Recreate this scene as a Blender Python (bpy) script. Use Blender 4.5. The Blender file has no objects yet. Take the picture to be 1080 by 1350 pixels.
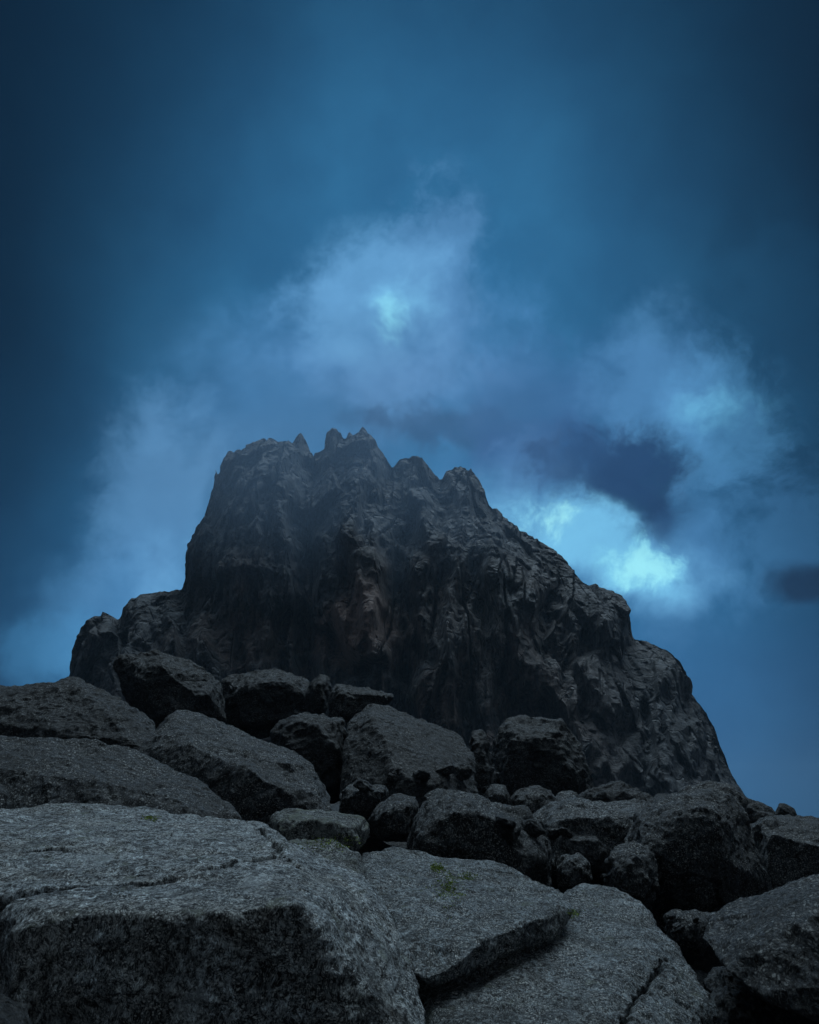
import bpy, bmesh, math, random
import numpy as np
from mathutils import Vector, Matrix
from mathutils.bvhtree import BVHTree

R = math.radians
scene = bpy.context.scene
COL = scene.collection

# ---------------------------------------------------------------- camera
F = 1158.0                                   # focal length in photo pixels (1080 wide)
HORIZON = 1100.0
PITCH = math.atan((HORIZON - 675.0) / F)
CAM = Vector((0.0, 0.0, 1.65))
cam_d = bpy.data.cameras.new("camera")
cam_d.sensor_fit = 'HORIZONTAL'
cam_d.sensor_width = 36.0
cam_d.lens = 36.0 * F / 1080.0
cam_d.clip_start = 0.05
cam_d.clip_end = 20000.0
cam = bpy.data.objects.new("camera", cam_d)
cam.location = CAM
cam.rotation_euler = (R(90) + PITCH, 0, 0)
COL.objects.link(cam)
scene.camera = cam

cp, sp = math.cos(PITCH), math.sin(PITCH)
def direction(px, py):
    a = (px - 540.0) / F
    b = (675.0 - py) / F
    return a, cp - b * sp, sp + b * cp       # world x, y, z
def at(px, py, Y):
    """world point seen at a photo pixel, Y metres ahead of the camera"""
    a, y, z = direction(px, py)
    k = Y / y
    return Vector((a * k, Y, CAM.z + z * k))
def unit(px, py):
    return Vector(direction(px, py)).normalized()

# ---------------------------------------------------------------- node helper
class NG:
    def __init__(s, nt):
        s.nt = nt
        s.N = nt.nodes
        s.L = nt.links
    def n(s, t, **kw):
        nd = s.N.new(t)
        for k, v in kw.items():
            setattr(nd, k, v)
        return nd
    def put(s, sock, v):
        if isinstance(v, bpy.types.NodeSocket):
            s.L.new(v, sock)
        elif v is not None:
            sock.default_value = v
    def m(s, op, a, b=None, c=None, clamp=False):
        nd = s.n('ShaderNodeMath', operation=op)
        nd.use_clamp = clamp
        s.put(nd.inputs[0], a)
        if b is not None: s.put(nd.inputs[1], b)
        if c is not None: s.put(nd.inputs[2], c)
        return nd.outputs[0]
    def v(s, op, a, b=None):
        nd = s.n('ShaderNodeVectorMath', operation=op)
        s.put(nd.inputs[0], a)
        if b is not None:
            if op == 'SCALE': s.put(nd.inputs['Scale'], b)
            else: s.put(nd.inputs[1], b)
        return nd.outputs['Value'] if op in ('DOT_PRODUCT', 'LENGTH', 'DISTANCE') else nd.outputs['Vector']
    def noise(s, vec, scale, detail=4, rough=0.55, dist=0.0, col=False):
        nd = s.n('ShaderNodeTexNoise')
        s.put(nd.inputs['Vector'], vec)
        nd.inputs['Scale'].default_value = scale
        nd.inputs['Detail'].default_value = detail
        nd.inputs['Roughness'].default_value = rough
        nd.inputs['Distortion'].default_value = dist
        return nd.outputs['Color'] if col else nd.outputs[0]
    def vor(s, vec, scale, feature='F1', out='Distance', rand=1.0):
        nd = s.n('ShaderNodeTexVoronoi', feature=feature)
        s.put(nd.inputs['Vector'], vec)
        nd.inputs['Scale'].default_value = scale
        nd.inputs['Randomness'].default_value = rand
        return nd.outputs[out]
    def planes(s, vec, scale, aniso=(1, 1, 1), rot=(0, 0, 0)):
        """broken-rock height: every cell a tilted plane"""
        q = s.mapv(vec, tuple(scale * a for a in aniso), rot)
        nd = s.n('ShaderNodeTexVoronoi', feature='F1')
        s.put(nd.inputs['Vector'], q)
        nd.inputs['Scale'].default_value = 1.0
        rel = s.v('SUBTRACT', q, nd.outputs['Position'])
        gr = s.v('SUBTRACT', nd.outputs['Color'], (0.5, 0.5, 0.5))
        return s.v('DOT_PRODUCT', rel, gr)
    def rng(s, x, a, b, c=0.0, d=1.0, smooth=True):
        nd = s.n('ShaderNodeMapRange')
        nd.interpolation_type = 'SMOOTHSTEP' if smooth else 'LINEAR'
        nd.clamp = True if not smooth else nd.clamp
        s.put(nd.inputs[0], x)
        for i, q in enumerate((a, b, c, d)):
            s.put(nd.inputs[i + 1], q)
        return nd.outputs[0]
    def mix(s, f, a, b, mode='MIX'):
        nd = s.n('ShaderNodeMix', data_type='RGBA', blend_type=mode)
        s.put(nd.inputs[0], f)
        for k, q in ((6, a), (7, b)):
            if isinstance(q, tuple) and len(q) == 3: q = q + (1.0,)
            s.put(nd.inputs[k], q)
        return nd.outputs[2]
    def mapv(s, vec, scale=(1, 1, 1), rot=(0, 0, 0)):
        nd = s.n('ShaderNodeMapping')
        s.put(nd.inputs['Vector'], vec)
        nd.inputs['Scale'].default_value = scale
        nd.inputs['Rotation'].default_value = rot
        return nd.outputs[0]

# ---------------------------------------------------------------- sky
SUN_EL, SUN_AZ = 66.0, 24.0      # azimuth clockwise from the +Y view direction
world = bpy.data.worlds.new("World")
scene.world = world
world.use_nodes = True
g = NG(world.node_tree)
g.N.clear()
tc = g.n('ShaderNodeTexCoord').outputs['Generated']
sky = g.n('ShaderNodeTexSky', sky_type='NISHITA')
sky.sun_disc = False
sky.sun_elevation = R(SUN_EL)
sky.sun_rotation = R(SUN_AZ)
sky.altitude = 4600
sky.air_density = 1.0
# domain-warped direction, so every cloud edge is ragged
w1 = g.noise(tc, 3.0, 6, 0.6, 0.0, True)
w1 = g.v('SUBTRACT', w1, (0.5, 0.5, 0.5))
wd = g.v('ADD', tc, g.v('SCALE', w1, 0.13))
w2 = g.v('SUBTRACT', g.noise(tc, 9.0, 8, 0.62, 0.0, True), (0.5, 0.5, 0.5))
wd = g.v('ADD', wd, g.v('SCALE', w2, 0.06))
def blob(px, py, rx, ry, rot=0.0, soft=1.0, vec=None):
    """soft elliptical lump of cloud around a direction in the sky; radii in degrees"""
    c = unit(px, py)
    e1 = c.cross(Vector((0, 0, 1))).normalized()
    e2 = e1.cross(c).normalized()
    ca, sa = math.cos(R(rot)), math.sin(R(rot))
    a = e1 * ca + e2 * sa
    b = e2 * ca - e1 * sa
    d = g.v('SUBTRACT', vec or wd, tuple(c))
    x = g.m('DIVIDE', g.v('DOT_PRODUCT', d, tuple(a)), math.tan(R(rx)))
    y = g.m('DIVIDE', g.v('DOT_PRODUCT', d, tuple(b)), math.tan(R(ry)))
    r = g.m('ADD', g.m('MULTIPLY', x, x), g.m('MULTIPLY', y, y))
    return g.m('EXPONENT', g.m('MULTIPLY', r, -soft))
def lin(r, g_, b):
    f = lambda c: (c / 255 / 12.92) if c / 255 <= 0.04045 else ((c / 255 + 0.055) / 1.055) ** 2.4
    return (f(r), f(g_), f(b))
EXPO = 0.8
K = 10.0 / 2 ** EXPO   # background strength is 0.1
def sc(c): return tuple(q * K for q in lin(*c))
tw = g.v('ADD', tc, g.v('SCALE', w1, 0.07))
glow = blob(560, 760, 21, 35, 0, 1.0, tw)
col = g.mix(glow, sc((3, 27, 44)), sc((52, 120, 170)))
col = g.mix(g.m('MULTIPLY', blob(500, 960, 40, 13, 0, 1.0, tw), 0.8), col, sc((46, 106, 156)))
# cloud mottling
n1 = g.noise(g.v('ADD', tc, g.v('SCALE', w1, 0.25)), 3.2, 7, 0.55)
col = g.mix(1.0, col, g.mix(g.rng(n1, 0.30, 0.75), (0.86, 0.86, 0.88), (1.14, 1.12, 1.10)), 'MULTIPLY')
nr = g.noise(g.v('ADD', tc, g.v('SCALE', w1, 0.10)), 8.5, 9, 0.60)
nr2 = g.noise(g.v('ADD', g.v('ADD', tc, (5.0, 3.0, 1.0)), g.v('SCALE', w1, 0.15)), 18.0, 9, 0.66)
wl = g.v('ADD', tc, g.v('SCALE', w1, 0.09))
def puff(px, py, rx, ry, rot, st, c, rag=2.0, nz=None):
    global col
    f = blob(px, py, rx * 1.15, ry * 1.15, rot, 1.0, wl)
    k = g.m('MULTIPLY', g.m('SUBTRACT', nz or nr, 0.5), rag)
    e = g.m('ADD', f, g.m('MULTIPLY', k, g.rng(f, 0.02, 0.35)))
    lo, hi = (0.35, 1.35) if rx < 3.0 and c[1] > 170 else (0.15, 0.85)
    col = g.mix(g.m('MULTIPLY', g.rng(e, lo, hi), st), col, sc(c))
PUFFS = [  # px, py, rx, ry (degrees), rot, strength, colour, raggedness
    (545, 475, 7.5, 5.5, 0, 0.60, (90, 148, 206), 2.0),
    (520, 500, 6, 3.0, 10, 0.60, (112, 166, 220), 2.6),
    (400, 525, 7, 5.0, 10, 0.45, (82, 140, 194), 1.4),
    (590, 370, 2.6, 5.0, 10, 0.55, (96, 150, 200), 2.0),
    (500, 415, 5, 4.0, 20, 0.70, (104, 164, 212), 2.0),
    (215, 660, 3.4, 6.0, 0, 0.55, (104, 160, 210), 1.2),
    (180, 790, 5, 3.5, 20, 0.55, (92, 155, 208), 1.2),
    (225, 750, 2.6, 2.6, 30, 0.65, (116, 178, 226), 1.8),
    (90, 860, 3.5, 2.2, 10, 0.5, (84, 158, 212), 1.6),
    (590, 562, 5, 1.5, -6, 0.70, (40, 80, 122), 2.8),
    (700, 540, 5, 2.6, 0, 0.55, (54, 100, 150), 2.4),
    (770, 500, 7, 3.0, 0, 0.45, (56, 104, 154), 2.0),
    (740, 610, 6, 2.6, -12, 0.65, (48, 88, 138), 2.2),
    (690, 620, 2.5, 2.0, 30, 0.5, (84, 134, 188), 3.0),
    (865, 510, 3.5, 4.5, 10, 0.50, (90, 148, 200), 2.2),
    (905, 590, 2.2, 4.0, -15, 0.50, (92, 152, 204), 2.2),
    (950, 550, 3.0, 4, 0, 0.60, (86, 150, 200), 1.8),
    (1060, 430, 4, 6, 0, 0.35, (42, 100, 142), 1.4),
    (900, 720, 3.5, 5, -20, 0.45, (88, 144, 196), 1.8),
    (1010, 700, 4, 4, -20, 0.40, (80, 140, 192), 2.4),
    (785, 715, 7.0, 3.0, -24, 0.90, (100, 165, 212), 1.6),
    (842, 632, 3.3, 3.4, -35, 0.95, (32, 68, 104), 1.6),
    (790, 610, 4.0, 2.4, 0, 0.70, (34, 66, 108), 2.4),
    (880, 680, 1.4, 1.8, 0, 0.70, (30, 60, 100), 1.6),
    (1085, 765, 2.2, 1.3, 0, 0.85, (22, 46, 78), 1.6),
    (1000, 960, 8, 6, 0, 0.45, (46, 92, 138), 1.2),
    (722, 692, 2.9, 1.6, -20, 1.0, (128, 204, 240), 4.0),
    (788, 718, 4.6, 2.0, -25, 0.95, (116, 190, 232), 3.0),
    (838, 745, 2.6, 1.8, 10, 1.0, (128, 208, 240), 4.0),
    (545, 425, 2.9, 2.0, 15, 0.95, (118, 188, 232), 4.0),
    (532, 436, 1.8, 1.5, 30, 1.0, (145, 228, 248), 4.0),
    (722, 688, 1.9, 1.2, 0, 1.0, (160, 236, 250), 4.0),
    (843, 746, 1.9, 1.3, 0, 1.0, (155, 234, 250), 4.0),
    (952, 540, 2.6, 2.0, 0, 0.8, (112, 192, 230), 3.4),
]
for q_ in PUFFS:
    puff(*q_, nz=nr if int(q_[0]) % 4 < 2 else nr2)
# fine wisps
n2 = nr
col = g.mix(1.0, col, g.mix(g.rng(n2, 0.25, 0.8), (0.86, 0.88, 0.90), (1.15, 1.13, 1.10)), 'MULTIPLY')
thin = g.rng(blob(560, 800, 20.5, 31, 0, 1.0, tw), 0.04, 0.55)  # vignette put into the sky colour: darker away from the middle
col = g.mix(1.0, col, g.mix(thin, (0.0, 0.14, 0.20), (1, 1, 1)), 'MULTIPLY')
# clear air between the clouds: the physical sky, seen faintly
col = g.mix(0.01, col, g.mix(1.0, sky.outputs[0], (0.25, 0.45, 0.6), 'MULTIPLY'))
# unseen cloud added as fill light: grey behind the camera, brighter overhead
sep = g.n('ShaderNodeSeparateXYZ'); g.L.new(tc, sep.inputs[0])
over = g.rng(sep.outputs[2], 0.80, 0.99)
col = g.mix(over, col, sc((150, 178, 196)))
back = g.rng(sep.outputs[1], 0.15, -0.35)
col = g.mix(g.m('MULTIPLY', back, g.m('SUBTRACT', 1.0, over)), col, sc((92, 102, 110)))
bg = g.n('ShaderNodeBackground'); bg.inputs['Strength'].default_value = 0.1
g.L.new(col, bg.inputs['Color'])
wo = g.n('ShaderNodeOutputWorld'); g.L.new(bg.outputs[0], wo.inputs['Surface'])

# ---------------------------------------------------------------- sun behind the cloud
sun_d = bpy.data.lights.new("sun", 'SUN')
sun_d.energy = 1.1
sun_d.angle = R(42)
sun_d.color = (0.68, 0.87, 1.0)
sun = bpy.data.objects.new("sun", sun_d)
sv = Vector((math.sin(R(SUN_AZ)) * math.cos(R(SUN_EL)), math.cos(R(SUN_AZ)) * math.cos(R(SUN_EL)), math.sin(R(SUN_EL))))
sun.rotation_euler = sv.to_track_quat('Z', 'Y').to_euler()
COL.objects.link(sun)

scene.view_settings.view_transform = 'Standard'
scene.view_settings.look = 'None'
scene.view_settings.exposure = EXPO
scene.view_settings.gamma = 1.0
scene.view_settings.use_curve_mapping = False
scene.cycles.volume_bounces = 1
scene.cycles.max_bounces = 6
scene.cycles.volume_step_rate = 2.0

# ---------------------------------------------------------------- numpy noise
def _hash(ix, iy, iz, seed):
    h = (ix.astype(np.uint32) * np.uint32(374761393) + iy.astype(np.uint32) * np.uint32(668265263)
         + iz.astype(np.uint32) * np.uint32(2147483647) + np.uint32((seed * 1274126177) & 0xffffffff))
    h ^= h >> np.uint32(13); h *= np.uint32(1274126177); h ^= h >> np.uint32(16)
    h *= np.uint32(2246822519); h ^= h >> np.uint32(13)
    return h
GR = np.array([[1,1,0],[-1,1,0],[1,-1,0],[-1,-1,0],[1,0,1],[-1,0,1],[1,0,-1],[-1,0,-1],
               [0,1,1],[0,-1,1],[0,1,-1],[0,-1,-1],[1,1,0],[-1,1,0],[0,-1,1],[0,-1,-1]], dtype=np.float32)
def perlin(p, seed=0):
    p = p.astype(np.float32)
    i = np.floor(p).astype(np.int64)
    f = (p - i).astype(np.float32)
    u = f * f * f * (f * (f * 6 - 15) + 10)
    out = np.zeros(len(p), np.float32)
    for dx in (0, 1):
        wx = u[:, 0] if dx else 1 - u[:, 0]
        for dy in (0, 1):
            wy = u[:, 1] if dy else 1 - u[:, 1]
            for dz in (0, 1):
                wz = u[:, 2] if dz else 1 - u[:, 2]
                h = _hash(i[:, 0] + dx, i[:, 1] + dy, i[:, 2] + dz, seed) & np.uint32(15)
                gv = GR[h]
                d = gv[:, 0] * (f[:, 0] - dx) + gv[:, 1] * (f[:, 1] - dy) + gv[:, 2] * (f[:, 2] - dz)
                out += wx * wy * wz * d
    return out
def fbm(p, octaves=4, seed=0, gain=0.5, ridged=False):
    s = np.zeros(len(p), np.float32); a = 1.0; q = p.copy()
    for k in range(octaves):
        n = perlin(q, seed + k * 17)
        s += a * ((1 - 2 * np.abs(n)) - 0.6 if ridged else n)
        a *= gain; q = q * 2.03 + 7.3
    return s
def facets(p, seed=0, steep=1.0, edge=0.16):
    """broken-rock relief: every Voronoi cell is a tilted plane"""
    p = p.astype(np.float32)
    i = np.floor(p).astype(np.int64)
    d1 = np.full(len(p), 9e9, np.float32); d2 = d1.copy()
    v1 = np.zeros(len(p), np.float32); v2 = v1.copy()
    for dx in (-1, 0, 1):
        for dy in (-1, 0, 1):
            for dz in (-1, 0, 1):
                c = [i[:, 0] + dx, i[:, 1] + dy, i[:, 2] + dz]
                h = _hash(*c, seed)
                o = np.stack([(h & np.uint32(1023)), (h >> np.uint32(10)) & np.uint32(1023), (h >> np.uint32(20)) & np.uint32(1023)], 1).astype(np.float32) / 1023
                h2 = _hash(*c, seed + 91)
                gr = np.stack([(h2 & np.uint32(1023)), (h2 >> np.uint32(10)) & np.uint32(1023), (h2 >> np.uint32(20)) & np.uint32(1023)], 1).astype(np.float32) / 511.5 - 1
                rel = p - np.stack(c, 1).astype(np.float32) - o
                d = (rel * rel).sum(1)
                val = (rel * gr).sum(1) * steep + gr[:, 0] * 0.35
                n1_ = d < d1
                n2_ = (~n1_) & (d < d2)
                d2 = np.where(n1_, d1, np.where(n2_, d, d2)); v2 = np.where(n1_, v1, np.where(n2_, val, v2))
                d1 = np.where(n1_, d, d1); v1 = np.where(n1_, val, v1)
    e = np.clip((np.sqrt(d2) - np.sqrt(d1)) / edge, 0, 1)
    return v1 * (0.5 + 0.5 * e) + v2 * (0.5 - 0.5 * e)

# ---------------------------------------------------------------- mesh helpers
def mesh_arrays(me):
    n = len(me.vertices)
    co = np.empty(n * 3, np.float32); me.vertices.foreach_get('co', co)
    no = np.empty(n * 3, np.float32); me.vertex_normals.foreach_get('vector', no)
    return co.reshape(-1, 3), no.reshape(-1, 3)
def smooth_verts(me, co, it, f=0.5):
    ne = len(me.edges)
    e = np.empty(ne * 2, np.int32); me.edges.foreach_get('vertices', e); e = e.reshape(-1, 2)
    n = len(co)
    deg = np.bincount(e.ravel(), minlength=n).astype(np.float32)[:, None]
    deg[deg == 0] = 1
    for _ in range(it):
        s = np.stack([np.bincount(e[:, 0], co[e[:, 1], k], n) + np.bincount(e[:, 1], co[e[:, 0], k], n) for k in range(3)], 1)
        co = co + f * (s / deg - co)
    return co.astype(np.float32)
def set_co(me, co):
    me.vertices.foreach_set('co', np.ascontiguousarray(co, np.float32).ravel()); me.update()
def remesh(bm, voxel):
    me = bpy.data.meshes.new('tmp'); bm.to_mesh(me); bm.free()
    ob = bpy.data.objects.new('tmp', me); COL.objects.link(ob)
    md = ob.modifiers.new('r', 'REMESH'); md.mode = 'VOXEL'; md.voxel_size = voxel; md.adaptivity = 0
    dg = bpy.context.evaluated_depsgraph_get()
    out = bpy.data.meshes.new_from_object(ob.evaluated_get(dg))
    bpy.data.objects.remove(ob); bpy.data.meshes.remove(me)
    return out
def tag(o, label=None, cat=None, group=None, kind=None):
    if label: o['label'] = label
    if cat: o['category'] = cat
    if group: o['group'] = group
    if kind: o['kind'] = kind
    return o
def link(name, me, mat, parent=None, smooth=True):
    me.name = name
    me.materials.clear(); me.materials.append(mat)
    if smooth: me.polygons.foreach_set('use_smooth', np.ones(len(me.polygons), bool))
    o = bpy.data.objects.new(name, me); COL.objects.link(o)
    if parent: o.parent = parent
    return o
def recentre(o):
    """put the object's origin at the middle of its base"""
    me = o.data
    co, _ = mesh_arrays(me)
    c = np.array([(co[:, 0].min() + co[:, 0].max()) / 2, (co[:, 1].min() + co[:, 1].max()) / 2, co[:, 2].min()], np.float32)
    set_co(me, co - c); o.location = [float(q) for q in c]

# ---------------------------------------------------------------- materials
def rock_material(name, base, dark, fleck=(0.80, 0.80, 0.77), s=1.0, fl=1.0, moss=0.0, rough=0.62, bump=1.0, warm=0.0):
    """coarse-grained lava: dark groundmass, pale elongated crystals, lichen, optional moss. s scales the grain"""
    m = bpy.data.materials.new(name); m.use_nodes = True
    g = NG(m.node_tree); g.N.clear()
    geo = g.n('ShaderNodeNewGeometry')
    P = geo.outputs['Position']
    wv = g.v('SUBTRACT', g.noise(P, 6 * s, 3, 0.5, 0, True), (0.5, 0.5, 0.5))
    Pw = g.v('ADD', P, g.v('SCALE', wv, 0.10 / s))
    big = g.noise(P, 1.3 * s, 6, 0.6)
    mid = g.noise(Pw, 9 * s, 6, 0.65)
    fine = g.noise(Pw, 48 * s, 4, 0.7)
    c = g.mix(g.rng(mid, 0.32, 0.68), dark + (1,), base + (1,))
    c = g.mix(g.m('MULTIPLY', g.rng(big, 0.42, 0.70), 0.45), c, tuple(q * 0.45 for q in base) + (1,))
    if warm > 0:
        wn = g.noise(P, 2.1 * s, 4, 0.6, 0.5)
        c = g.mix(g.m('MULTIPLY', g.rng(wn, 0.45, 0.65), warm), c, (base[0] * 1.25, base[1] * 0.92, base[2] * 0.62, 1))
    c = g.mix(g.m('MULTIPLY', g.rng(g.noise(Pw, 0.9 * s, 5, 0.65, 0.6), 0.50, 0.62), 0.55), c, g.mix(1.0, c, (0.50, 0.47, 0.42), 'MULTIPLY'))
    gr = g.noise(Pw, 30 * s, 7, 0.78)
    c = g.mix(1.0, c, g.mix(g.rng(gr, 0.43, 0.60), (0.05, 0.05, 0.055), (2.2, 2.2, 2.18)), 'MULTIPLY')
    # grain: two sizes of crystals, elongated two ways
    Pa = g.mapv(Pw, (1.0, 1.0, 1.7), (0.4, 0.3, 0.5))
    vcol = g.vor(Pa, 74 * s, out='Color')
    vd = g.vor(Pa, 74 * s)
    sr = g.n('ShaderNodeSeparateColor'); g.L.new(vcol, sr.inputs[0])
    f1 = g.m('MULTIPLY', g.rng(sr.outputs[0], 0.76, 0.86), g.rng(vd, 0.62, 0.30))
    Pb = g.mapv(Pw, (2.1, 1.0, 1.0), (0.1, 0.9, 0.2))
    vcol2 = g.vor(Pb, 120 * s, out='Color')
    sr2 = g.n('ShaderNodeSeparateColor'); g.L.new(vcol2, sr2.inputs[0])
    f2 = g.rng(sr2.outputs[1], 0.72, 0.95)
    area = g.rng(g.noise(P, 3.1 * s, 3, 0.6), 0.38, 0.62, 0.35, 1.0)
    f1 = g.m('MULTIPLY', g.m('MULTIPLY', f1, fl), area, clamp=True)
    f2 = g.m('MULTIPLY', g.m('MULTIPLY', f2, 0.75 * fl), area, clamp=True)
    c = g.mix(1.0, c, g.mix(sr2.outputs[0], (0.18, 0.18, 0.18), (1.8, 1.8, 1.8)), 'MULTIPLY')
    c = g.mix(f2, c, tuple(q * 0.7 for q in fleck) + (1,))
    c = g.mix(f1, c, fleck + (1,))
    # lichen blotches
    ln = g.noise(Pw, 3.4 * s, 5, 0.7, 0.4)
    c = g.mix(g.m('MULTIPLY', g.rng(ln, 0.56, 0.66), 0.30), c, tuple(q * 1.9 for q in base) + (1,))
    if moss > 0:
        up = g.n('ShaderNodeSeparateXYZ'); g.L.new(geo.outputs['Normal'], up.inputs[0])
        mn = g.noise(Pw, 5.5, 5, 0.7)
        mk = g.m('MULTIPLY', g.rng(mn, 0.60 - 0.14 * moss, 0.70 - 0.1 * moss), g.rng(up.outputs[2], 0.15, 0.6))
        mc = g.mix(g.rng(fine, 0.35, 0.7), (0.08, 0.09, 0.06, 1), (0.30, 0.33, 0.24, 1))
        c = g.mix(g.m('MULTIPLY', mk, min(1.0, 0.55 + 0.3 * moss)), c, mc)
    # bump
    h = g.m('MULTIPLY', mid, 0.40)
    h = g.m('ADD', h, g.m('MULTIPLY', g.planes(Pw, 7.0 * s), 0.25))
    h = g.m('ADD', h, g.m('MULTIPLY', g.planes(Pw, 26.0 * s), 0.40))
    h = g.m('ADD', h, g.m('MULTIPLY', fine, 0.42))
    h = g.m('ADD', h, g.m('MULTIPLY', gr, 1.15))
    h = g.m('ADD', h, g.m('MULTIPLY', sr.outputs[2], 0.30))
    h = g.m('ADD', h, g.m('MULTIPLY', sr2.outputs[2], 0.14))
    crk = g.vor(g.v('ADD', Pw, g.v('SCALE', wv, 0.3 / s)), 5.0 * s, 'DISTANCE_TO_EDGE')
    h = g.m('SUBTRACT', h, g.m('MULTIPLY', g.m('MULTIPLY', g.rng(crk, 0.02, 0.0), g.rng(big, 0.5, 0.6)), 0.2))
    bp = g.n('ShaderNodeBump'); bp.inputs['Strength'].default_value = 1.0
    bp.inputs['Distance'].default_value = 0.048 * bump / s
    g.L.new(h, bp.inputs['Height'])
    b = g.n('ShaderNodeBsdfPrincipled')
    g.L.new(c, b.inputs['Base Color'])
    g.put(b.inputs['Roughness'], g.m('SUBTRACT', rough, g.m('MULTIPLY', f1, 0.25)))
    b.inputs['Specular IOR Level'].default_value = 0.4
    g.L.new(bp.outputs[0], b.inputs['Normal'])
    o = g.n('ShaderNodeOutputMaterial'); g.L.new(b.outputs[0], o.inputs['Surface'])
    return m

def cliff_material():
    m = bpy.data.materials.new('cliff_rock'); m.use_nodes = True
    g = NG(m.node_tree); g.N.clear()
    geo = g.n('ShaderNodeNewGeometry')
    P = geo.outputs['Position']
    wv = g.v('SUBTRACT', g.noise(P, 0.05, 5, 0.6, 0, True), (0.5, 0.5, 0.5))
    Pw = g.v('ADD', P, g.v('SCALE', wv, 9.0))
    a = g.noise(Pw, 0.12, 7, 0.62)
    f = g.noise(Pw, 0.9, 6, 0.7)
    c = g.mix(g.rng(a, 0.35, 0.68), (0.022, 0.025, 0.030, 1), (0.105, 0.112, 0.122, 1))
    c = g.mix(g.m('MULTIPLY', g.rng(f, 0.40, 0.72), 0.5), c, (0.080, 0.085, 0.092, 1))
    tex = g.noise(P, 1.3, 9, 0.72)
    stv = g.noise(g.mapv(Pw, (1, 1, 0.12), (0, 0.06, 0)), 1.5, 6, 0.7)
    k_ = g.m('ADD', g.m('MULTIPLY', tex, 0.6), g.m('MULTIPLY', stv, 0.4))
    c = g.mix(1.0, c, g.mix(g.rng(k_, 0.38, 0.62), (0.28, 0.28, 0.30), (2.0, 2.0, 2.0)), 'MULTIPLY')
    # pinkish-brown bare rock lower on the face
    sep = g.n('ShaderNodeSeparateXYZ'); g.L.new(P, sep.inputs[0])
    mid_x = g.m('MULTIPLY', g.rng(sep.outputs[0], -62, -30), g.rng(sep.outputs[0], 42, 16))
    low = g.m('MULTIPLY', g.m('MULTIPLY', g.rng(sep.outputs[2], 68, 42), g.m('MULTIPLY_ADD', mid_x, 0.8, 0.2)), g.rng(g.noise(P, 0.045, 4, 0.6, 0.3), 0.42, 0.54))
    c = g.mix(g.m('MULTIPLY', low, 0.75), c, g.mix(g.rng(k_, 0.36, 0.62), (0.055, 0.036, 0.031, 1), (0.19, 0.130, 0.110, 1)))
    # vertical water stains, pale and black
    Ps = g.mapv(Pw, (1.0, 1.0, 0.09))
    s1 = g.noise(Ps, 0.75, 5, 0.65)
    s2 = g.noise(g.v('ADD', Ps, (31.0, 7.0, 3.0)), 0.42, 4, 0.6)
    zone = g.m('MULTIPLY', g.m('MULTIPLY', g.rng(sep.outputs[2], 80, 58), g.m('MULTIPLY_ADD', mid_x, 0.85, 0.15)), g.rng(g.noise(P, 0.035, 3, 0.5), 0.44, 0.60))
    c = g.mix(g.m('MULTIPLY', g.m('MULTIPLY', g.rng(s1, 0.55, 0.68), zone), 0.75), c, (0.20, 0.175, 0.16, 1))
    c = g.mix(g.m('MULTIPLY', g.rng(s2, 0.50, 0.62), 0.65), c, (0.012, 0.013, 0.015, 1))
    Pj = g.v('ADD', P, g.v('SCALE', wv, 0.8))
    def patch(c0, rx, rz, tone, st, tex_):
        d_ = g.v('LENGTH', g.v('MULTIPLY', g.v('SUBTRACT', Pw, tuple(c0)), (1 / rx, 0.0, 1 / rz)))
        return g.mix(g.m('MULTIPLY', g.m('MULTIPLY', g.rng(d_, 1.0, 0.45), tex_), st), c, tone)
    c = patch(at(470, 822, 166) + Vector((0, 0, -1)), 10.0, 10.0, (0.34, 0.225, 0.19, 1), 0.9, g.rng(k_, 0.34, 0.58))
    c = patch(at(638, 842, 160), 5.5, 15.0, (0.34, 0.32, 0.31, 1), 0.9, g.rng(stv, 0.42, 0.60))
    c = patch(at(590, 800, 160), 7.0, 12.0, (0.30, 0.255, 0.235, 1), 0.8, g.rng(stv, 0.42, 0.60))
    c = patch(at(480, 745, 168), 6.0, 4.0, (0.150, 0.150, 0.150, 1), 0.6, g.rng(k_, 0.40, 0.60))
    h = g.m('MULTIPLY', g.planes(Pj, 0.16, (1, 1, 0.5), (0.05, 0.12, 0)), 3.2)
    h = g.m('ADD', h, g.m('MULTIPLY', g.planes(Pj, 0.42, (1.2, 1.2, 0.28), (0.0, -0.1, 0)), 1.1))
    h = g.m('ADD', h, g.m('MULTIPLY', g.planes(Pj, 1.1, (1.1, 1.1, 0.5), (0.1, 0.15, 0)), 0.55))
    h = g.m('ADD', h, g.m('MULTIPLY', g.noise(g.mapv(Pj, (0.35, 0.35, 1.5), (0.1, 0.35, 0)), 0.8, 6, 0.7), 0.4))
    h = g.m('ADD', h, g.m('MULTIPLY', g.noise(P, 1.6, 6, 0.75), 0.6))
    jt = g.vor(g.mapv(Pj, (1, 1, 0.35), (0, 0.08, 0)), 0.13, 'DISTANCE_TO_EDGE')
    h = g.m('SUBTRACT', h, g.m('MULTIPLY', g.rng(jt, 0.035, 0.0), 1.2))
    bp = g.n('ShaderNodeBump'); bp.inputs['Strength'].default_value = 1.0
    bp.inputs['Distance'].default_value = 2.1
    g.L.new(h, bp.inputs['Height'])
    b = g.n('ShaderNodeBsdfPrincipled')
    g.L.new(c, b.inputs['Base Color'])
    b.inputs['Roughness'].default_value = 0.7
    b.inputs['Specular IOR Level'].default_value = 0.35
    g.L.new(bp.outputs[0], b.inputs['Normal'])
    o = g.n('ShaderNodeOutputMaterial'); g.L.new(b.outputs[0], o.inputs['Surface'])
    return m

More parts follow.
